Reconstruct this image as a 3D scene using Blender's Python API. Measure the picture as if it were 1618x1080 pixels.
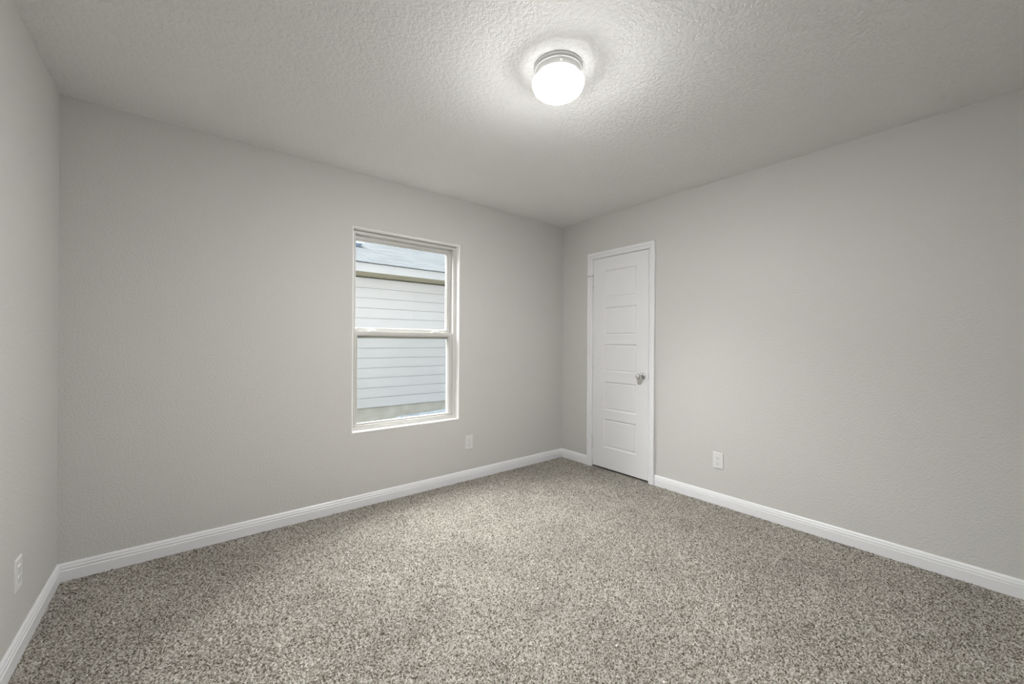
import bpy, bmesh, math, random
import numpy as np
from mathutils import Matrix, Vector
S = bpy.context.scene
for o in list(bpy.data.objects): bpy.data.objects.remove(o)
random.seed(4); rng = np.random.default_rng(7)

# ------------------------------------------------------------------ camera
CAM = Vector((-3.116002, -2.989768, 1.212591))
yaw, pitch, roll, FPX = 0.889743, 0.000792, 0.005548, 635.02
f = Vector((math.cos(pitch)*math.cos(yaw), math.cos(pitch)*math.sin(yaw), math.sin(pitch)))
r0 = Vector((math.sin(yaw), -math.cos(yaw), 0)); u0 = r0.cross(f)
r = math.cos(roll)*r0 + math.sin(roll)*u0; u = -math.sin(roll)*r0 + math.cos(roll)*u0
cd = bpy.data.cameras.new('camera'); cam = bpy.data.objects.new('camera', cd); S.collection.objects.link(cam)
cd.sensor_width = 36; cd.sensor_fit = 'HORIZONTAL'; cd.lens = 36*FPX/1618; cd.clip_start = .02
M = Matrix(((r.x, u.x, -f.x, CAM.x), (r.y, u.y, -f.y, CAM.y), (r.z, u.z, -f.z, CAM.z), (0, 0, 0, 1)))
cam.matrix_world = M; S.camera = cam

# ------------------------------------------------------------------ world, sun, exposure
S.view_settings.view_transform = 'Standard'; S.view_settings.look = 'None'
S.view_settings.exposure = 0.95; S.view_settings.gamma = 1; S.view_settings.use_curve_mapping = False
SKY, SUN, LAMP_SIDE, LAMP_BASE = 0.72, 25.5, 2.4, 305.0   # the bowl is dim at its rim, bright underneath
w = bpy.data.worlds.new('overcast_sky'); S.world = w; w.use_nodes = True
bgn = w.node_tree.nodes['Background']; bgn.inputs[0].default_value = (.92, .96, 1.0, 1); bgn.inputs[1].default_value = SKY
sd = bpy.data.lights.new('cloud_veiled_sun', 'SUN'); sd.energy = SUN; sd.angle = math.radians(95); sd.color = (1, .995, .98)
so = bpy.data.objects.new('cloud_veiled_sun', sd); S.collection.objects.link(so)
so.rotation_euler = Vector((.05, -.80, -.60)).to_track_quat('-Z', 'Y').to_euler(); so.location = (-3, 5, 8)

# ------------------------------------------------------------------ materials
def mat(name, col, rough=.5, metal=0, spec=.5):
    m = bpy.data.materials.new(name); m.use_nodes = True
    b = m.node_tree.nodes['Principled BSDF']
    b.inputs['Base Color'].default_value = (*col, 1); b.inputs['Roughness'].default_value = rough
    b.inputs['Metallic'].default_value = metal; b.inputs['Specular IOR Level'].default_value = spec
    return m
def nd(m, t, **k):
    n = m.node_tree.nodes.new(t)
    for a, v in k.items(): setattr(n, a, v)
    return n
def lk(m, a, b): m.node_tree.links.new(a, b)
def B(m): return m.node_tree.nodes['Principled BSDF']
def noise(m, scale, detail=2, rough=.5, dist=0):
    n = nd(m, 'ShaderNodeTexNoise'); n.inputs['Scale'].default_value = scale; n.inputs['Detail'].default_value = detail
    n.inputs['Roughness'].default_value = rough; n.inputs['Distortion'].default_value = dist
    tc = nd(m, 'ShaderNodeTexCoord'); lk(m, tc.outputs['Object'], n.inputs['Vector']); return n
def ramp(m, src, stops):
    n = nd(m, 'ShaderNodeValToRGB'); e = n.color_ramp.elements
    while len(e) < len(stops): e.new(.5)
    for k, (p, c) in enumerate(stops):
        e[k].position = p; e[k].color = (*c, 1) if len(c) == 3 else (c[0],)*3+(1,)
    lk(m, src, n.inputs['Fac']); return n
def bump(m, src, strength, dist, prev=None):
    n = nd(m, 'ShaderNodeBump'); n.inputs['Strength'].default_value = strength; n.inputs['Distance'].default_value = dist
    lk(m, src, n.inputs['Height'])
    if prev: lk(m, prev.outputs['Normal'], n.inputs['Normal'])
    lk(m, n.outputs['Normal'], B(m).inputs['Normal']); return n

PAINT = (.611, .604, .580)
wallm = mat('greige_orange_peel_paint', PAINT, .75, 0, .25)
n1 = noise(wallm, 95, 2.5, .55); rr = ramp(wallm, n1.outputs['Fac'], [(.40, (0,)), (.62, (1,))]); bump(wallm, rr.outputs['Color'], .55, .0012)
ceilm = mat('knockdown_ceiling_paint', (.85, .847, .835), .8, 0, .2)
n1 = noise(ceilm, 55, 4, .6, .4); rr = ramp(ceilm, n1.outputs['Fac'], [(.42, (0,)), (.50, (.75,)), (.58, (1,))]); b1 = bump(ceilm, rr.outputs['Color'], .7, .0024)
n2 = noise(ceilm, 22, 3, .6); bump(ceilm, n2.outputs['Fac'], .5, .004, b1)
trimm = mat('white_semigloss_trim_paint', (.82, .825, .84), .35)
doorm = mat('white_door_paint', (.80, .80, .81), .4)
n1 = noise(doorm, 260, 2); bump(doorm, n1.outputs['Fac'], .12, .0004)
returnm = mat('white_window_return_paint', (.90, .895, .88), .5)
vinyl = mat('almond_white_vinyl', (.60, .592, .565), .4)
vinylw = mat('white_vinyl', (.80, .80, .78), .35)
plate = mat('white_plastic', (.74, .74, .72), .35)
slot = mat('dark_slot', (.05, .045, .04), .6)
slotg = mat('grey_recess', (.22, .21, .2), .6)
nickel = mat('satin_nickel', (.72, .72, .72), .14, 1)
hingem = mat('brushed_hinge_metal', (.74, .74, .74), .35, .2)
panm = mat('white_painted_metal', (.72, .72, .70), .35)
dark = mat('unlit_closet_paint', (.3, .29, .28), .9)
siding = mat('pale_fibre_cement_siding', (.50, .512, .53), .6)
n1 = noise(siding, 9, 5, .7); bump(siding, n1.outputs['Fac'], .15, .004)
soffm = mat('beige_soffit', (.36, .34, .24), .7)
fasciam = mat('pale_fascia_paint', (.42, .435, .45), .6)
conc = mat('stained_concrete', (.4, .4, .36), .85)
n1 = noise(conc, 5, 6, .65); rr = ramp(conc, n1.outputs['Fac'], [(.3, (.34, .32, .26)), (.5, (.42, .41, .365)), (.72, (.50, .49, .445))])
lk(conc, rr.outputs['Color'], B(conc).inputs['Base Color']); bump(conc, n1.outputs['Fac'], .3, .01)
dirt = mat('packed_soil', (.3, .27, .22), .95)
n1 = noise(dirt, 18, 6, .7); rr = ramp(dirt, n1.outputs['Fac'], [(.3, (.08, .07, .055)), (.7, (.19, .175, .15))])
lk(dirt, rr.outputs['Color'], B(dirt).inputs['Base Color']); bump(dirt, n1.outputs['Fac'], .6, .03)
plast = mat('crumpled_plastic_sheet', (.62, .70, .82), .3)
n1 = noise(plast, 16, 4, .7, .8); rr = ramp(plast, n1.outputs['Fac'], [(.38, (.36, .47, .62)), (.55, (.74, .82, .92))])
lk(plast, rr.outputs['Color'], B(plast).inputs['Base Color']); bump(plast, n1.outputs['Fac'], .8, .02)
ventm = mat('blue_grey_vent_metal', (.16, .22, .32), .4)
# shingles: procedural brick pattern on the roof plane
shing = mat('grey_asphalt_shingles', (.5, .53, .55), .9)
tc = nd(shing, 'ShaderNodeTexCoord')
bk = nd(shing, 'ShaderNodeTexBrick'); lk(shing, tc.outputs['UV'], bk.inputs['Vector'])
bk.inputs['Scale'].default_value = 1; bk.inputs['Brick Width'].default_value = .26; bk.inputs['Row Height'].default_value = .085
bk.inputs['Mortar Size'].default_value = .004; bk.inputs['Color1'].default_value = (.135, .145, .152, 1); bk.inputs['Color2'].default_value = (.108, .118, .126, 1)
bk.inputs['Mortar'].default_value = (.05, .056, .062, 1); bk.offset = .37
n1 = nd(shing, 'ShaderNodeTexNoise'); n1.inputs['Scale'].default_value = 60; lk(shing, tc.outputs['UV'], n1.inputs['Vector'])
mx = nd(shing, 'ShaderNodeMixRGB', blend_type='OVERLAY'); mx.inputs[0].default_value = .6
lk(shing, bk.outputs['Color'], mx.inputs[1]); lk(shing, n1.outputs['Fac'], mx.inputs[2]); lk(shing, mx.outputs[0], B(shing).inputs['Base Color']); B(shing).inputs['Specular IOR Level'].default_value = 0
# glass pane: real thin glass
def glassmat(name, tint):
    m = bpy.data.materials.new(name); m.use_nodes = True; t = m.node_tree; t.nodes.clear()
    out = t.nodes.new('ShaderNodeOutputMaterial'); mixn = t.nodes.new('ShaderNodeMixShader')
    tr = t.nodes.new('ShaderNodeBsdfTransparent'); tr.inputs[0].default_value = (*tint, 1)
    gl = t.nodes.new('ShaderNodeBsdfGlossy'); gl.inputs['Roughness'].default_value = .02
    fr = t.nodes.new('ShaderNodeFresnel'); ge = t.nodes.new('ShaderNodeNewGeometry')
    io = t.nodes.new('ShaderNodeMapRange'); io.inputs['To Min'].default_value = 1.35; io.inputs['To Max'].default_value = 1/1.35
    t.links.new(ge.outputs['Backfacing'], io.inputs['Value']); t.links.new(io.outputs[0], fr.inputs[0])   # same reflectance on both faces
    t.links.new(fr.outputs[0], mixn.inputs[0]); t.links.new(tr.outputs[0], mixn.inputs[1]); t.links.new(gl.outputs[0], mixn.inputs[2])
    t.links.new(mixn.outputs[0], out.inputs[0]); return m
glass = glassmat('clear_window_glass', (.97, .98, .98))
# insect screen: fine mesh, partly open
screen = bpy.data.materials.new('grey_insect_screen'); screen.use_nodes = True
t_ = screen.node_tree; bs = t_.nodes['Principled BSDF']; bs.inputs['Base Color'].default_value = (.22, .26, .27, 1)
trn = t_.nodes.new('ShaderNodeBsdfTransparent'); ms = t_.nodes.new('ShaderNodeMixShader'); ms.inputs[0].default_value = .13
t_.links.new(trn.outputs[0], ms.inputs[1]); t_.links.new(bs.outputs[0], ms.inputs[2]); t_.links.new(ms.outputs[0], t_.nodes['Material Output'].inputs[0])
# lit opal glass
opal = mat('lit_opal_glass', (.9, .9, .88), .25)
B(opal).inputs['Emission Color'].default_value = (1, .99, .985, 1); 
geo = nd(opal, 'ShaderNodeNewGeometry'); sxyz = nd(opal, 'ShaderNodeSeparateXYZ'); lk(opal, geo.outputs['Normal'], sxyz.inputs[0])
mr = nd(opal, 'ShaderNodeMapRange'); mr.inputs['From Min'].default_value = -0.5; mr.inputs['From Max'].default_value = -1.0
mr.inputs['To Min'].default_value = LAMP_SIDE; mr.inputs['To Max'].default_value = LAMP_BASE
lk(opal, sxyz.outputs['Z'], mr.inputs['Value']); lk(opal, mr.outputs[0], B(opal).inputs['Emission Strength'])
# carpet yarn
carp = mat('flecked_twist_carpet', (.5, .47, .42), .95, 0, .1)
tc = nd(carp, 'ShaderNodeTexCoord')
dn = nd(carp, 'ShaderNodeTexNoise'); dn.inputs['Scale'].default_value = 260; lk(carp, tc.outputs['Object'], dn.inputs['Vector'])
vm = nd(carp, 'ShaderNodeVectorMath', operation='SCALE'); vm.inputs['Scale'].default_value = .006; lk(carp, dn.outputs['Color'], vm.inputs[0])
va = nd(carp, 'ShaderNodeVectorMath', operation='ADD'); lk(carp, tc.outputs['Object'], va.inputs[0]); lk(carp, vm.outputs[0], va.inputs[1])
vo = nd(carp, 'ShaderNodeTexVoronoi'); vo.inputs['Scale'].default_value = 225; lk(carp, va.outputs[0], vo.inputs['Vector'])
sp = nd(carp, 'ShaderNodeSeparateColor'); lk(carp, vo.outputs['Color'], sp.inputs[0])
rc = ramp(carp, sp.outputs[0], [(0, (.075, .062, .046)), (.20, (.145, .125, .097)), (.40, (.33, .305, .262)), (.75, (.48, .458, .41)), (1, (.63, .612, .565))])
trod = nd(carp, 'ShaderNodeTexNoise'); trod.inputs['Scale'].default_value = 2.6; trod.inputs['Detail'].default_value = 3; lk(carp, tc.outputs['Object'], trod.inputs['Vector'])
tr_ = ramp(carp, trod.outputs['Fac'], [(.35, (.96,)), (.65, (1.13,))])            # trodden and brushed patches of the pile
mxc = nd(carp, 'ShaderNodeMixRGB', blend_type='MULTIPLY'); mxc.inputs[0].default_value = 1; lk(carp, rc.outputs['Color'], mxc.inputs[1]); lk(carp, tr_.outputs['Color'], mxc.inputs[2])
lk(carp, mxc.outputs[0], B(carp).inputs['Base Color'])
bump(carp, vo.outputs['Distance'], .9, -.003)

# ------------------------------------------------------------------ mesh helpers
def link(name, me, m, parent=None):
    o = bpy.data.objects.new(name, me); S.collection.objects.link(o)
    for x in (m if isinstance(m, (list, tuple)) else [m]): me.materials.append(x)
    if parent is not None:
        o.parent = parent
        o.matrix_parent_inverse = parent.matrix_world.inverted() if parent.type != 'EMPTY' else parent.matrix_world.inverted()
    return o
def obj(name, bm, m, parent=None, smooth=False, bevel=0, segs=2):
    bmesh.ops.recalc_face_normals(bm, faces=bm.faces)
    me = bpy.data.meshes.new(name); bm.to_mesh(me); bm.free()
    if smooth:
        for p_ in me.polygons: p_.use_smooth = True
    o = link(name, me, m, parent)
    if bevel:
        b_ = o.modifiers.new('bevel', 'BEVEL'); b_.width = bevel; b_.segments = segs; b_.limit_method = 'ANGLE'
    return o
def tag(o, label, cat, group=None):
    o['label'] = label; o['category'] = cat
    if group: o['group'] = group
    return o
def struct(o): o['kind'] = 'structure'; return o
def empty(name, loc):
    o = bpy.data.objects.new(name, None); S.collection.objects.link(o); o.location = loc; o.empty_display_size = .05
    bpy.context.view_layer.update(); return o
def box(bm, a, b):
    xs, ys, zs = zip(a, b); v = [bm.verts.new((x, y, z)) for x in (min(xs), max(xs)) for y in (min(ys), max(ys)) for z in (min(zs), max(zs))]
    for q in ((0, 1, 3, 2), (4, 6, 7, 5), (0, 4, 5, 1), (2, 3, 7, 6), (0, 2, 6, 4), (1, 5, 7, 3)): bm.faces.new([v[i] for i in q])
def boxes(*bs):
    bm = bmesh.new()
    for a, b in bs: box(bm, a, b)
    return bm
def ring(bm, x0, x1, z0, z1, prof, T, closed=True, cap=False):
    """sweep prof=[(inset, depth)] round the rectangle with mitred corners; T maps (x, z, depth) to a point"""
    R = []
    for i, d in prof:
        R.append([bm.verts.new(T(*c, d)) for c in ((x0+i, z0+i), (x1-i, z0+i), (x1-i, z1-i), (x0+i, z1-i))])
    n = len(R)
    for k in range(n if closed else n-1):
        a, b = R[k], R[(k+1) % n]
        for j in range(4): bm.faces.new((a[j], a[(j+1) % 4], b[(j+1) % 4], b[j]))
    if cap: bm.faces.new(R[-1])
TA = lambda x, z, d: (x, d, z)          # on the window wall, depth = +y (outwards)
TB = lambda y, z, d: (d, y, z)          # on the door wall, depth = +x (outwards)
def lathe(prof, loc, axis='Z', n=48):
    bm = bmesh.new(); R = []
    for rad, h in prof:
        if rad < 1e-6: R.append([bm.verts.new((0, 0, h))])
        else: R.append([bm.verts.new((rad*math.cos(2*math.pi*k/n), rad*math.sin(2*math.pi*k/n), h)) for k in range(n)])
    for a, b in zip(R, R[1:]):
        for k in range(n):
            q = [a[k % len(a)], a[(k+1) % len(a)], b[(k+1) % len(b)], b[k % len(b)]]
            q = list(dict.fromkeys(q))
            if len(q) > 2: bm.faces.new(q)
    rot = {'Z': Matrix.Identity(4), '-X': Matrix.Rotation(-math.pi/2, 4, 'Y'), 'Y': Matrix.Rotation(-math.pi/2, 4, 'X'), '-Y': Matrix.Rotation(math.pi/2, 4, 'X'), 'X': Matrix.Rotation(math.pi/2, 4, 'Y')}[axis]
    bmesh.ops.transform(bm, matrix=Matrix.Translation(loc) @ rot, verts=bm.verts)
    return bm
def rod(bm, a, b, rad, n=12):
    a, b = Vector(a), Vector(b); q = (b-a).to_track_quat('Z', 'Y').to_matrix()
    A, Bv = [], []
    for k in range(n):
        d = q @ Vector((rad*math.cos(2*math.pi*k/n), rad*math.sin(2*math.pi*k/n), 0))
        A.append(bm.verts.new(a+d)); Bv.append(bm.verts.new(b+d))
    for k in range(n): bm.faces.new((A[k], A[(k+1) % n], Bv[(k+1) % n], Bv[k]))
    bm.faces.new(A); bm.faces.new(Bv)
def sweep(bm, path, prof):
    """path = list of (origin, off) frames; prof=[(a, b)]: point = origin + a*off_a + b*off_b"""
    R = [[bm.verts.new(Vector(o)+a*Vector(da)+b*Vector(db)) for a, b in prof] for o, da, db in path]
    n = len(prof)
    for p_, q in zip(R, R[1:]):
        for k in range(n): bm.faces.new((p_[k], p_[(k+1) % n], q[(k+1) % n], q[k]))
    bm.faces.new(R[0]); bm.faces.new(R[-1])

# ------------------------------------------------------------------ room shell
L, H, D = 3.6137, 2.44, 3.42            # length of window wall, height, length of door wall
WX0, WX1, WZ0, WZ1 = -2.1758, -1.2857, .5516, 2.042
T = .15; g = .008                        # wall thickness, liner thickness
struct(obj('floor', boxes(((-L-T, -D-T, -.16), (T, T, -.012))), dark))
struct(obj('ceiling', boxes(((-L-T, -D-T, H), (T, T, H+.15))), ceilm))
struct(obj('wall_left', boxes(((-L-T, -D-T, -.012), (-L, T, H))), wallm))
struct(obj('wall_front', boxes(((-L, -D-T, -.012), (T, -D, H))), wallm))
bm = bmesh.new()                          # window wall, one skin with a hole through it
def holed(bm, X0, X1, Z0, Z1, x0, x1, z0, z1, TT, d0, d1):
    xs, zs = [X0, x0, x1, X1], [Z0, z0, z1, Z1]
    for d in (d0, d1):
        V = [[bm.verts.new(TT(x, z, d)) for z in zs] for x in xs]
        for i in range(3):
            for j in range(3):
                if i == 1 and j == 1: continue
                if zs[j+1]-zs[j] < 1e-6: continue
                bm.faces.new((V[i][j], V[i+1][j], V[i+1][j+1], V[i][j+1]))
    for (a, b, c, d) in ((X0, X1, Z0, Z1), (x0, x1, z0, z1)):
        V = [[bm.verts.new(TT(x, z, dd)) for dd in (d0, d1)] for x, z in ((a, c), (b, c), (b, d), (a, d))]
        for k in range(4): bm.faces.new((V[k][0], V[(k+1) % 4][0], V[(k+1) % 4][1], V[k][1]))
    bmesh.ops.remove_doubles(bm, verts=bm.verts, dist=1e-5)
holed(bm, -L, 0, -.012, H, WX0-g, WX1+g, WZ0-g, WZ1+g, TA, 0, T)
struct(obj('wall_back', bm, wallm))
DY0, DY1, DZ = -.413, -1.029, 2.0315     # clear opening between the jambs
jt = .018
bm = bmesh.new()
holed(bm, -D, T, -.012, H, DY1-jt, DY0+jt, -.0119, DZ+jt, TB, 0, T-.03)
struct(obj('wall_right', bm, wallm))
# dark closet behind the closed door
struct(obj('wall_closet', boxes(((.75, -1.6, -.16), (.79, .1, 2.44)), ((T-.03, .06, -.16), (.75, .1, 2.44)), ((T-.03, -1.6, -.16), (.75, -1.56, 2.44)),
                                ((T-.03, -1.6, 2.44), (.79, .1, 2.47)), ((T, -1.56, -.16), (.75, .06, -.012))), dark))

# carpet: pile as a finely displaced sheet, running under the door
def carpet():
    s = .0034
    vs, fs, off = [], [], 0
    for (xa, xb, ya, yb) in ((-L+.009, -.009, -D+.009, -.009), (-.009, .10, DY1+.001, DY0-.001)):
        nx, ny = max(2, int((xb-xa)/s)), max(2, int((yb-ya)/s))
        X, Y = np.meshgrid(np.linspace(xa, xb, nx), np.linspace(ya, yb, ny), indexing='ij')
        def sm(a, k):
            for _ in range(k):
                a = (a+np.roll(a, 1, 0)+np.roll(a, -1, 0)+np.roll(a, 1, 1)+np.roll(a, -1, 1))/5
            return (a-a.mean())/a.std()
        Z = .0027*sm(rng.standard_normal(X.shape), 1)+.0004*sm(rng.standard_normal(X.shape), 12)
        Z = np.clip(Z, -.007, .007)-.0015
        X = X+rng.uniform(-.0012, .0012, X.shape)*(X > xa)*(X < xb); Y = Y+rng.uniform(-.0012, .0012, X.shape)*(Y > ya)*(Y < yb)
        vs.append(np.stack([X, Y, Z], -1).reshape(-1, 3))
        i = np.arange(nx*ny).reshape(nx, ny)
        fs.append(np.stack([i[:-1, :-1], i[1:, :-1], i[1:, 1:], i[:-1, 1:]], -1).reshape(-1, 4)+off); off += nx*ny
    V, F = np.concatenate(vs).astype(np.float32), np.concatenate(fs).astype(np.int32)
    me = bpy.data.meshes.new('carpet'); me.vertices.add(len(V)); me.vertices.foreach_set('co', V.ravel())
    me.loops.add(F.size); me.loops.foreach_set('vertex_index', F.ravel())
    me.polygons.add(len(F)); me.polygons.foreach_set('loop_start', np.arange(0, F.size, 4, dtype=np.int32))
    me.update(calc_edges=True)
    me.polygons.foreach_set('use_smooth', np.ones(len(F), dtype=bool))
    o = link('carpet', me, carp); o['kind'] = 'stuff'
    tag(o, 'beige and brown flecked twist pile carpet covering the bedroom floor', 'carpet')
carpet()

# baseboards: profile (thickness, height)
BP = [(0, 0), (.014, 0), (.014, .054), (.0115, .0565), (.0115, .0595), (.0125, .062), (.0115, .070), (.0090, .073), (.0092, .079), (.0060, .086), (.0035, .0893), (0, .0893)]
def base(name, P, Q, nrm, m0, m1):
    """from P to Q along a wall with inward normal nrm; m = +1 mitre for an inside corner, 0 square"""
    P, Q, nrm = Vector(P), Vector(Q), Vector(nrm); d = (Q-P).normalized(); bm = bmesh.new()
    sweep(bm, [(P, nrm+d*m0, (0, 0, 1)), (Q, nrm-d*m1, (0, 0, 1))], BP)
    return struct(obj(name, bm, trimm))
base('baseboard_back', (-L, 0, 0), (0, 0, 0), (0, -1, 0), 1, 1)
base('baseboard_left', (-L, -D, 0), (-L, 0, 0), (1, 0, 0), 1, 1)
base('baseboard_front', (-L, -D, 0), (0, -D, 0), (0, 1, 0), 1, 1)
CY0, CY1, CZ = -.3575, -1.0916, 2.09
base('baseboard_right', (0, CY1, 0), (0, -D, 0), (-1, 0, 0), 0, 1)
base('baseboard_right', (0, CY0, 0), (0, 0, 0), (-1, 0, 0), 0, 1)

# door casing (colonial profile, mitred) and jambs
CP = [(0, .0005), (0, .008), (.002, .010), (.009, .010), (.010, .0065), (.019, .0075), (.021, .011), (.028, .012), (.030, .0185), (.051, .0215), (.0545, .020), (.0545, .0005)]
ciy0, ciy1, ciz = CY0-.0545, CY1+.0545, CZ-.0545
bm = bmesh.new(); nX = (-1, 0, 0)
sweep(bm, [((0, ciy0, -.002), (0, 1, 0), nX), ((0, ciy0, ciz), (0, 1, 1), nX), ((0, ciy1, ciz), (0, -1, 1), nX), ((0, ciy1, -.002), (0, -1, 0), nX)], CP)
struct(obj('trim_1', bm, trimm))
bm = boxes(((0, DY0, -.002), (T-.03, DY0+jt-.001, DZ)), ((0, DY1-jt+.001, -.002), (T-.03, DY1, DZ)), ((0, DY1-jt+.001, DZ), (T-.03, DY0+jt-.001, DZ+jt-.001)),
           ((.040, DY0-.011, -.002), (.075, DY0, DZ)), ((.040, DY1, -.002), (.075, DY1+.011, DZ)), ((.040, DY1, DZ-.011), (.075, DY0, DZ)))
struct(obj('trim_3', bm, trimm))

# door slab with five moulded panels
def door():
    y0, y1, z0, z1 = -1.026, -.416, .018, 2.028; fx = .0; bx = .035
    bm = bmesh.new()
    PZ = [(.215, .488), (.572, .843), (.939, 1.20), (1.285, 1.552), (1.640, 1.908)]; py0, py1 = -.905, -.549
    zs = [z0]+[z for p_ in PZ for z in p_]+[z1]
    for x, sgn in ((fx, 1), (bx, -1)):
        def q(a, b, c, d): bm.faces.new([bm.verts.new((x, yy, zz)) for yy, zz in ((a, c), (b, c), (b, d), (a, d))])
        for k in range(len(zs)-1):
            q(y0, py0, zs[k], zs[k+1]); q(py1, y1, zs[k], zs[k+1])
            if k % 2 == 0: q(py0, py1, zs[k], zs[k+1])
            else: ring(bm, py0, py1, zs[k], zs[k+1], [(0, x), (.0015, x+sgn*.004), (.009, x+sgn*.0075), (.011, x+sgn*.0105), (.0155, x+sgn*.0105), (.017, x+sgn*.006), (.022, x+sgn*.0045)], TB, False, True)
    for k in range(len(zs)-1):
        for y in (y0, y1):
            bm.faces.new([bm.verts.new(c) for c in ((fx, y, zs[k]), (bx, y, zs[k]), (bx, y, zs[k+1]), (fx, y, zs[k+1]))])
    for z in (z0, z1):
        ys = [y0, py0, py1, y1]
        for a, b in zip(ys, ys[1:]): bm.faces.new([bm.verts.new(c) for c in ((fx, a, z), (bx, a, z), (bx, b, z), (fx, b, z))])
    bmesh.ops.remove_doubles(bm, verts=bm.verts, dist=1e-5)
    d = struct(obj('door_1', bm, doorm))
    ky, kz = -.966, .918
    k = obj('door_knob', lathe([(0, 0), (.010, 0), (.0105, .022), (.014, .030), (.022, .036), (.0265, .045), (.0275, .053), (.0255, .062), (.019, .069), (.009, .072), (0, .0725)], (-.002, ky, kz), '-X', 40), nickel, d, True)
    k['label'] = 'round satin metal door knob'
    obj('rosette', lathe([(0, 0), (.033, 0), (.033, .003), (.030, .008), (.022, .011), (.012, .012), (0, .012)], (-.0002, ky, kz), '-X', 40), nickel, k, True)
    lp = obj('latch_plate', boxes(((-.0006, y0-.0022, .892), (.026, y0-.0002, .946))), slotg, d); lp['label'] = 'metal latch plate at door edge'
    for zc in (.237, 1.0225, 1.8105):
        hb = bmesh.new()
        for j in range(5):
            a = zc-.0525+j*.021; rod(hb, (-.0065, -.4145, a+.0006), (-.0065, -.4145, a+.0204), .0062, 16)
        h = obj('hinge', hb, hingem, d); h['label'] = 'pale metal butt hinge barrel'
        pb = bmesh.new()
        rod(pb, (-.0065, -.4145, zc-.0525-.005), (-.0065, -.4145, zc-.0525+.001), .0045); rod(pb, (-.0065, -.4145, zc+.0525-.001), (-.0065, -.4145, zc+.0525+.005), .0045)
        obj('hinge_pin', pb, nickel, h)
    sb = bmesh.new(); zt = 1.868
    rod(sb, (-.0065, -.4145, zt-.003), (-.0065, -.4145, zt+.003), .010, 16)
    rod(sb, (-.0065, -.4145, zt), (-.026, -.374, zt), .0028); rod(sb, (-.0065, -.4145, zt), (-.020, -.438, zt), .0028)
    st = obj('hinge_pin_stop', sb, nickel, d)
    tb = bmesh.new(); rod(tb, (-.026, -.374, zt), (-.0285, -.368, zt), .0065, 16); rod(tb, (-.020, -.438, zt), (-.017, -.443, zt), .0055, 16)
    obj('rubber_tip', tb, plate, st)
door()

# ------------------------------------------------------------------ window
bm = bmesh.new(); ring(bm, WX0-g+.0005, WX1+g-.0005, WZ0-g+.0005, WZ1+g-.0005, [(0, 0.0005), (.0035, -.0006), (g, .003), (g, T-.002), (0, T-.002)], TA)
struct(obj('trim_2', bm, returnm))
e = .0006
bm = bmesh.new()
ring(bm, WX0+e, WX1-e, WZ0+e, WZ1-e, [(0, .056), (.022, .056), (.0235, .052), (.0275, .052), (.029, .056), (.029, .066), (.026, .068), (.026, .100), (.030, .102), (.030, .145), (0, .145)], TA)
win = struct(obj('window_1', bm, vinyl))
def sash(name, x0, x1, z0, z1, y0, y1, gy, wl, wr, wb, wt):
    bm = bmesh.new()
    # outer frame with individual member widths and a stepped glazing bead
    def rect(a, d): return [bm.verts.new((x, d, z)) for x, z in ((x0+wl*a[0]+a[1], z0+wb*a[0]+a[1]-a[2]), (x1-wr*a[0]-a[1], z0+wb*a[0]+a[1]-a[2]), (x1-wr*a[0]-a[1], z1-wt*a[0]-a[1]), (x0+wl*a[0]+a[1], z1-wt*a[0]-a[1]))]
    prof = [((0, 0), y1), ((0, .0), y0+.002), ((0, .002), y0), ((1, -.014), y0), ((1, -.0125), y0+.003), ((1, -.0105), y0+.003), ((1, -.009), y0), ((1, -.006), y0), ((1, -.004), y0+.010), ((1, 0), y0+.012), ((1, 0), gy+.008), ((1, -.013), y1)]
    R = [rect((*a, .005*(k_ in (9, 10, 11))) , d) for k_, (a, d) in enumerate(prof)]; n = len(R)   # bottom rail keeps a low lip towards the room
    for k in range(n):
        a, b = R[k], R[(k+1) % n]
        for j in range(4): bm.faces.new((a[j], a[(j+1) % 4], b[(j+1) % 4], b[j]))
    s = obj(name, bm, vinyl, win)
    gb = boxes(((x0+wl-.003, gy, z0+wb-.0075), (x1-wr+.003, gy+.004, z1-wt+.003)))
    obj('glass_pane', gb, glass, s)
    return s
xl, xr = WX0+.0265+e, WX1-.0265-e
us = sash('upper_sash', xl+.009, xr-.011, 1.240, WZ1-.038, .102, .140, .116, .015, .029, .082, .027)
ls = sash('lower_sash', xl+.0015, xr-.0015, WZ0+.034, 1.290, .060, .098, .078, .024, .040, .020, .038)
bm = bmesh.new(); ring(bm, xl+.004, xr-.004, WZ0+.020, 1.262, [(0, .1315), (.016, .1315), (.016, .139), (0, .139)], TA)
sc_ = obj('insect_screen', bm, vinylw, win); sc_['label'] = 'screen frame with fine grey mesh over the lower half'
obj('screen_mesh', boxes(((xl+.018, .1350, WZ0+.034), (xr-.018, .1354, 1.248))), screen, sc_)
for lx in (-2.016, -1.482):
    lb = bmesh.new()
    box(lb, (lx-.026, .063, 1.2905), (lx+.026, .092, 1.294)); rod(lb, (lx-.006, .078, 1.294), (lx-.006, .078, 1.303), .009, 16)
    box(lb, (lx-.010, .066, 1.300), (lx+.012, .074, 1.306)); 
    a = [Vector((lx-.006, .072, 1.303)), Vector((lx+.012, .066, 1.3045)), Vector((lx+.030, .064, 1.299))]
    rod(lb, a[0], a[1], .0035); rod(lb, a[1], a[2], .003)
    lo = obj('sash_lock', lb, vinylw, ls, bevel=.0008); lo['label'] = 'small white cam lock on the meeting rail'
for lx in (-2.105, -1.395):
    obj('tilt_latch', boxes(((lx-.012, .062, 1.2905), (lx+.012, .088, 1.2935))), vinylw, ls, bevel=.001)

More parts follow.
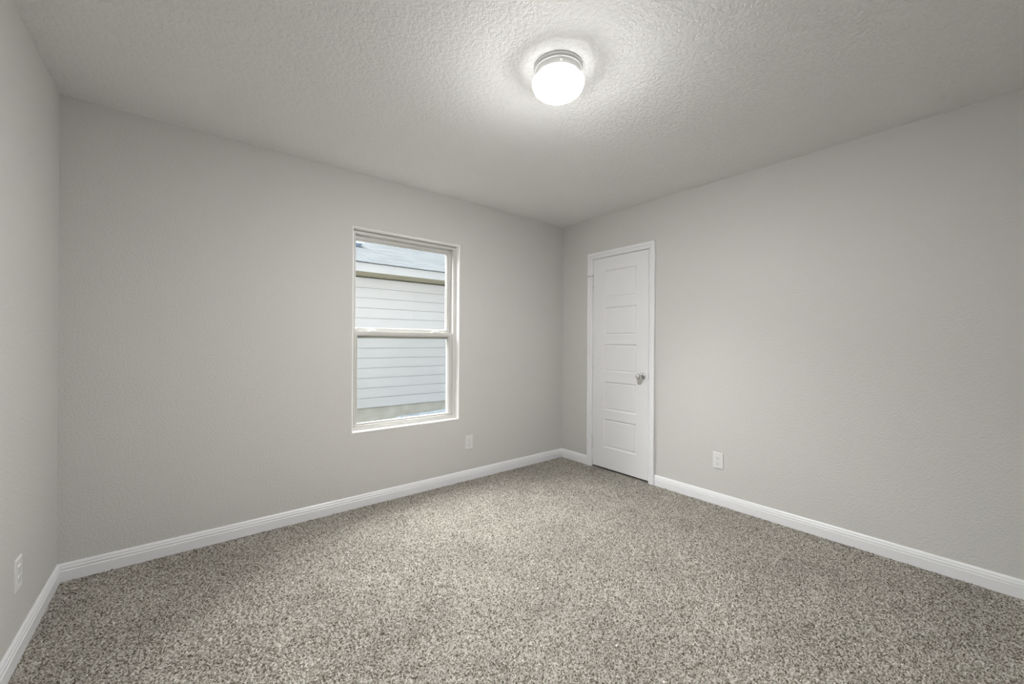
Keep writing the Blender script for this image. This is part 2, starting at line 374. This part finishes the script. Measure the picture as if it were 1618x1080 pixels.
# ------------------------------------------------------------------ outlets
def outlet(loc, rotz, label):
    """built facing -Y at the origin, then turned"""
    e_ = empty('electrical_outlet', (0, 0, 0))
    def P(name, bm, m, par, **k): return obj(name, bm, m, par, **k)
    bm = bmesh.new(); ring(bm, -.038, .038, -.0605, .0605, [(0, 0), (0, -.0025), (.0015, -.0045), (.004, -.0062)], TA, False, True)
    pl = P('cover_plate', bm, plate, e_)
    for s in (1, -1):
        bm = bmesh.new(); zc = s*.0195; pts = []
        for k in range(32):
            a = 2*math.pi*k/32; pts.append((.0172*math.cos(a), max(-.0140, min(.0140, .0172*math.sin(a)))))
        pts = [p_ for i, p_ in enumerate(pts) if p_ != pts[i-1]]
        A = [bm.verts.new((x, -.0060, zc+z)) for x, z in pts]; C = [bm.verts.new((x*.94, -.0084, zc+z*.94)) for x, z in pts]
        for k in range(len(A)): bm.faces.new((A[k], A[(k+1) % len(A)], C[(k+1) % len(A)], C[k]))
        bm.faces.new(C)
        rc_ = P('receptacle', bm, plate, e_)
        bm = boxes(((-.0075, -.0087, zc-.0005), (-.0052, -.0080, zc+.0085)), ((.0052, -.0087, zc+.0005), (.0072, -.0080, zc+.0078)))
        rod(bm, (0, -.0087, zc-.0075), (0, -.0080, zc-.0075), .0031, 12)
        P('contact_slots', bm, slotg, rc_)
    P('screw', lathe([(.0032, 0), (.0032, .0012), (.0022, .0018), (0, .0018)], (0, -.0060, 0), '-Y', 16), hingem, e_)
    e_.location = loc; e_.rotation_euler = (0, 0, rotz)
    tag(e_, label, 'outlet', 'duplex wall outlets')
outlet((-1.176, 0, .331), 0, 'white duplex outlet low on the window wall, to the right below the window')
outlet((0, -1.619, .332), -math.pi/2, 'white duplex outlet on the door wall, between white door and right picture edge')
outlet((-L, -.613, .320), math.pi/2, 'white duplex outlet low on the narrow left wall near the corner')

# ------------------------------------------------------------------ ceiling light
lx, ly = -1.832, -1.722
ce = empty('ceiling_light', (lx, ly, H)); tag(ce, 'round flush-mount ceiling light with lit white mushroom glass and white stepped rim', 'ceiling light')
obj('base_pan', lathe([(0, -.0002), (.107, -.0002), (.1085, -.002), (.1085, -.006), (.1045, -.0085), (.1035, -.016), (.1050, -.0170), (.1050, -.0195), (.1015, -.021), (.0985, -.045), (.090, -.045), (.090, -.040), (0, -.038)], (lx, ly, H), 'Z', 96), panm, ce, False)
sh = [(.085, -.036), (.089, -.045)]
for k in range(0, 13):
    a = math.radians(-50+k*11.6667)
    sh.append((.1165*math.cos(a) if k < 12 else 0, -.070-(.020 if a < 0 else .068)*math.sin(a)))
shade = obj('glass_shade', lathe(sh, (lx, ly, H), 'Z', 72), opal, ce, True); shade['label'] = 'glowing white opal glass bowl'
for k in range(3):
    a = math.radians(-128.8+k*120); c, s = math.cos(a), math.sin(a)
    bm = bmesh.new(); rod(bm, (lx+.094*c, ly+.094*s, H-.035), (lx+.108*c, ly+.108*s, H-.035), .0022); rod(bm, (lx+.106*c, ly+.106*s, H-.035), (lx+.1125*c, ly+.1125*s, H-.035), .0048, 14)
    obj('thumb_screw', bm, vinylw, ce)

# ------------------------------------------------------------------ outside
struct(obj('ground', boxes(((-9, .16, -.34), (11, 12, -.02))), dirt))
hx0, hx1, HY = -6.0, 8.0, 3.2
hb = empty('neighbouring_house', (1, HY, -.02)); tag(hb, 'neighbouring house with pale lap siding and grey shingle roof seen through the window', 'house')
obj('foundation', boxes(((hx0, HY+.030, -.20), (hx1, 9.9, .198))), conc, hb)
bm = bmesh.new(); ex = .1533; nb = 13
prof = []
for k in range(nb):
    z = .197+k*ex; prof += [(HY-.010, z), (HY-.002, z+ex-.011), (HY+.010, z+ex-.010), (HY+.010, z+ex)]
prof = [(HY+.06, .197)]+prof+[(9.9, .197+nb*ex), (9.9, .2), ]
V = [[bm.verts.new((x, y, z)) for y, z in prof] for x in (hx0, hx1)]
for k in range(len(prof)): bm.faces.new((V[0][k], V[0][(k+1) % len(prof)], V[1][(k+1) % len(prof)], V[1][k]))
for s in V: bm.faces.new(s)
obj('lap_siding', bm, siding, hb)
obj('fascia_board', boxes(((hx0-.3, 2.72, 2.199), (hx1+.3, 2.74, 2.322))), fasciam, hb)
obj('soffit', boxes(((hx0-.3, 2.74, 2.206), (hx1+.3, HY+.3, 2.214))), soffm, hb)
sl = .417; ry = 6.6
me = bpy.data.meshes.new('shingle_roof'); zr = 2.332
P_ = [(hx0-.3, 2.69, zr), (hx1+.3, 2.69, zr), (hx1+.3, ry, zr+sl*(ry-2.69)), (hx0-.3, ry, zr+sl*(ry-2.69)), (hx1+.3, 2*ry-2.69, zr), (hx0-.3, 2*ry-2.69, zr)]
P2 = [(x, y, z-.012) for x, y, z in P_]
me.from_pydata(P_+P2, [], [(0, 1, 2, 3), (3, 2, 4, 5), (7, 6, 9, 8), (8, 9, 11, 10), (0, 6, 7, 1), (1, 7, 8, 2), (2, 8, 10, 4), (4, 10, 11, 5), (5, 11, 9, 3), (3, 9, 6, 0)])
uv = me.uv_layers.new(name='UVMap'); k_ = math.sqrt(1+sl*sl)
for lp_ in me.loops:
    c = me.vertices[lp_.vertex_index].co; uv.data[lp_.index].uv = (c.x, (c.y if c.y <= ry else 2*ry-c.y)*k_)
roof = link('shingle_roof', me, shing, hb)
roofz = lambda y: zr+sl*(y-2.69)
bm = bmesh.new(); ty = 3.75
box(bm, (-1.16, ty+.02, roofz(ty)-.01), (-.87, ty+.26, roofz(ty)+.055))
obj('roof_vent', bm, ventm, hb, bevel=.004)
obj('vent_cap', boxes(((-1.19, ty-.02, roofz(ty)+.050), (-.84, ty+.30, roofz(ty)+.068))), plast, hb, bevel=.006)

# crumpled plastic sheet on the soil by the foundation
def plastic():
    nx, ny = 90, 34; bm = bmesh.new(); V = []
    from mathutils import noise as mn
    for i in range(nx):
        row = []
        for j in range(ny):
            s_, t_ = i/(nx-1), j/(ny-1)
            x = -.75+2.6*s_; y = 2.60+.575*t_
            edge = min(1, s_*9)*min(1, (1-s_)*4)*min(1, math.sin(math.pi*min(1, .02+t_*.93))*1.6)
            z = -.014+edge*(.024+.075*t_*min(1, .25+s_*1.6)+.018*abs(mn.noise((x*9, y*9, 0)))+.010*mn.noise((x*25, y*25, 3)))
            row.append(bm.verts.new((x, y, z)))
        V.append(row)
    for i in range(nx-1):
        for j in range(ny-1): bm.faces.new((V[i][j], V[i+1][j], V[i+1][j+1], V[i][j+1]))
    return bm
o = obj('plastic_sheet', plastic(), plast, None, True); m_ = o.modifiers.new('thick', 'SOLIDIFY'); m_.thickness = .003
tag(o, 'crumpled pale blue plastic sheet on the ground outside against the neighbouring foundation', 'sheet')
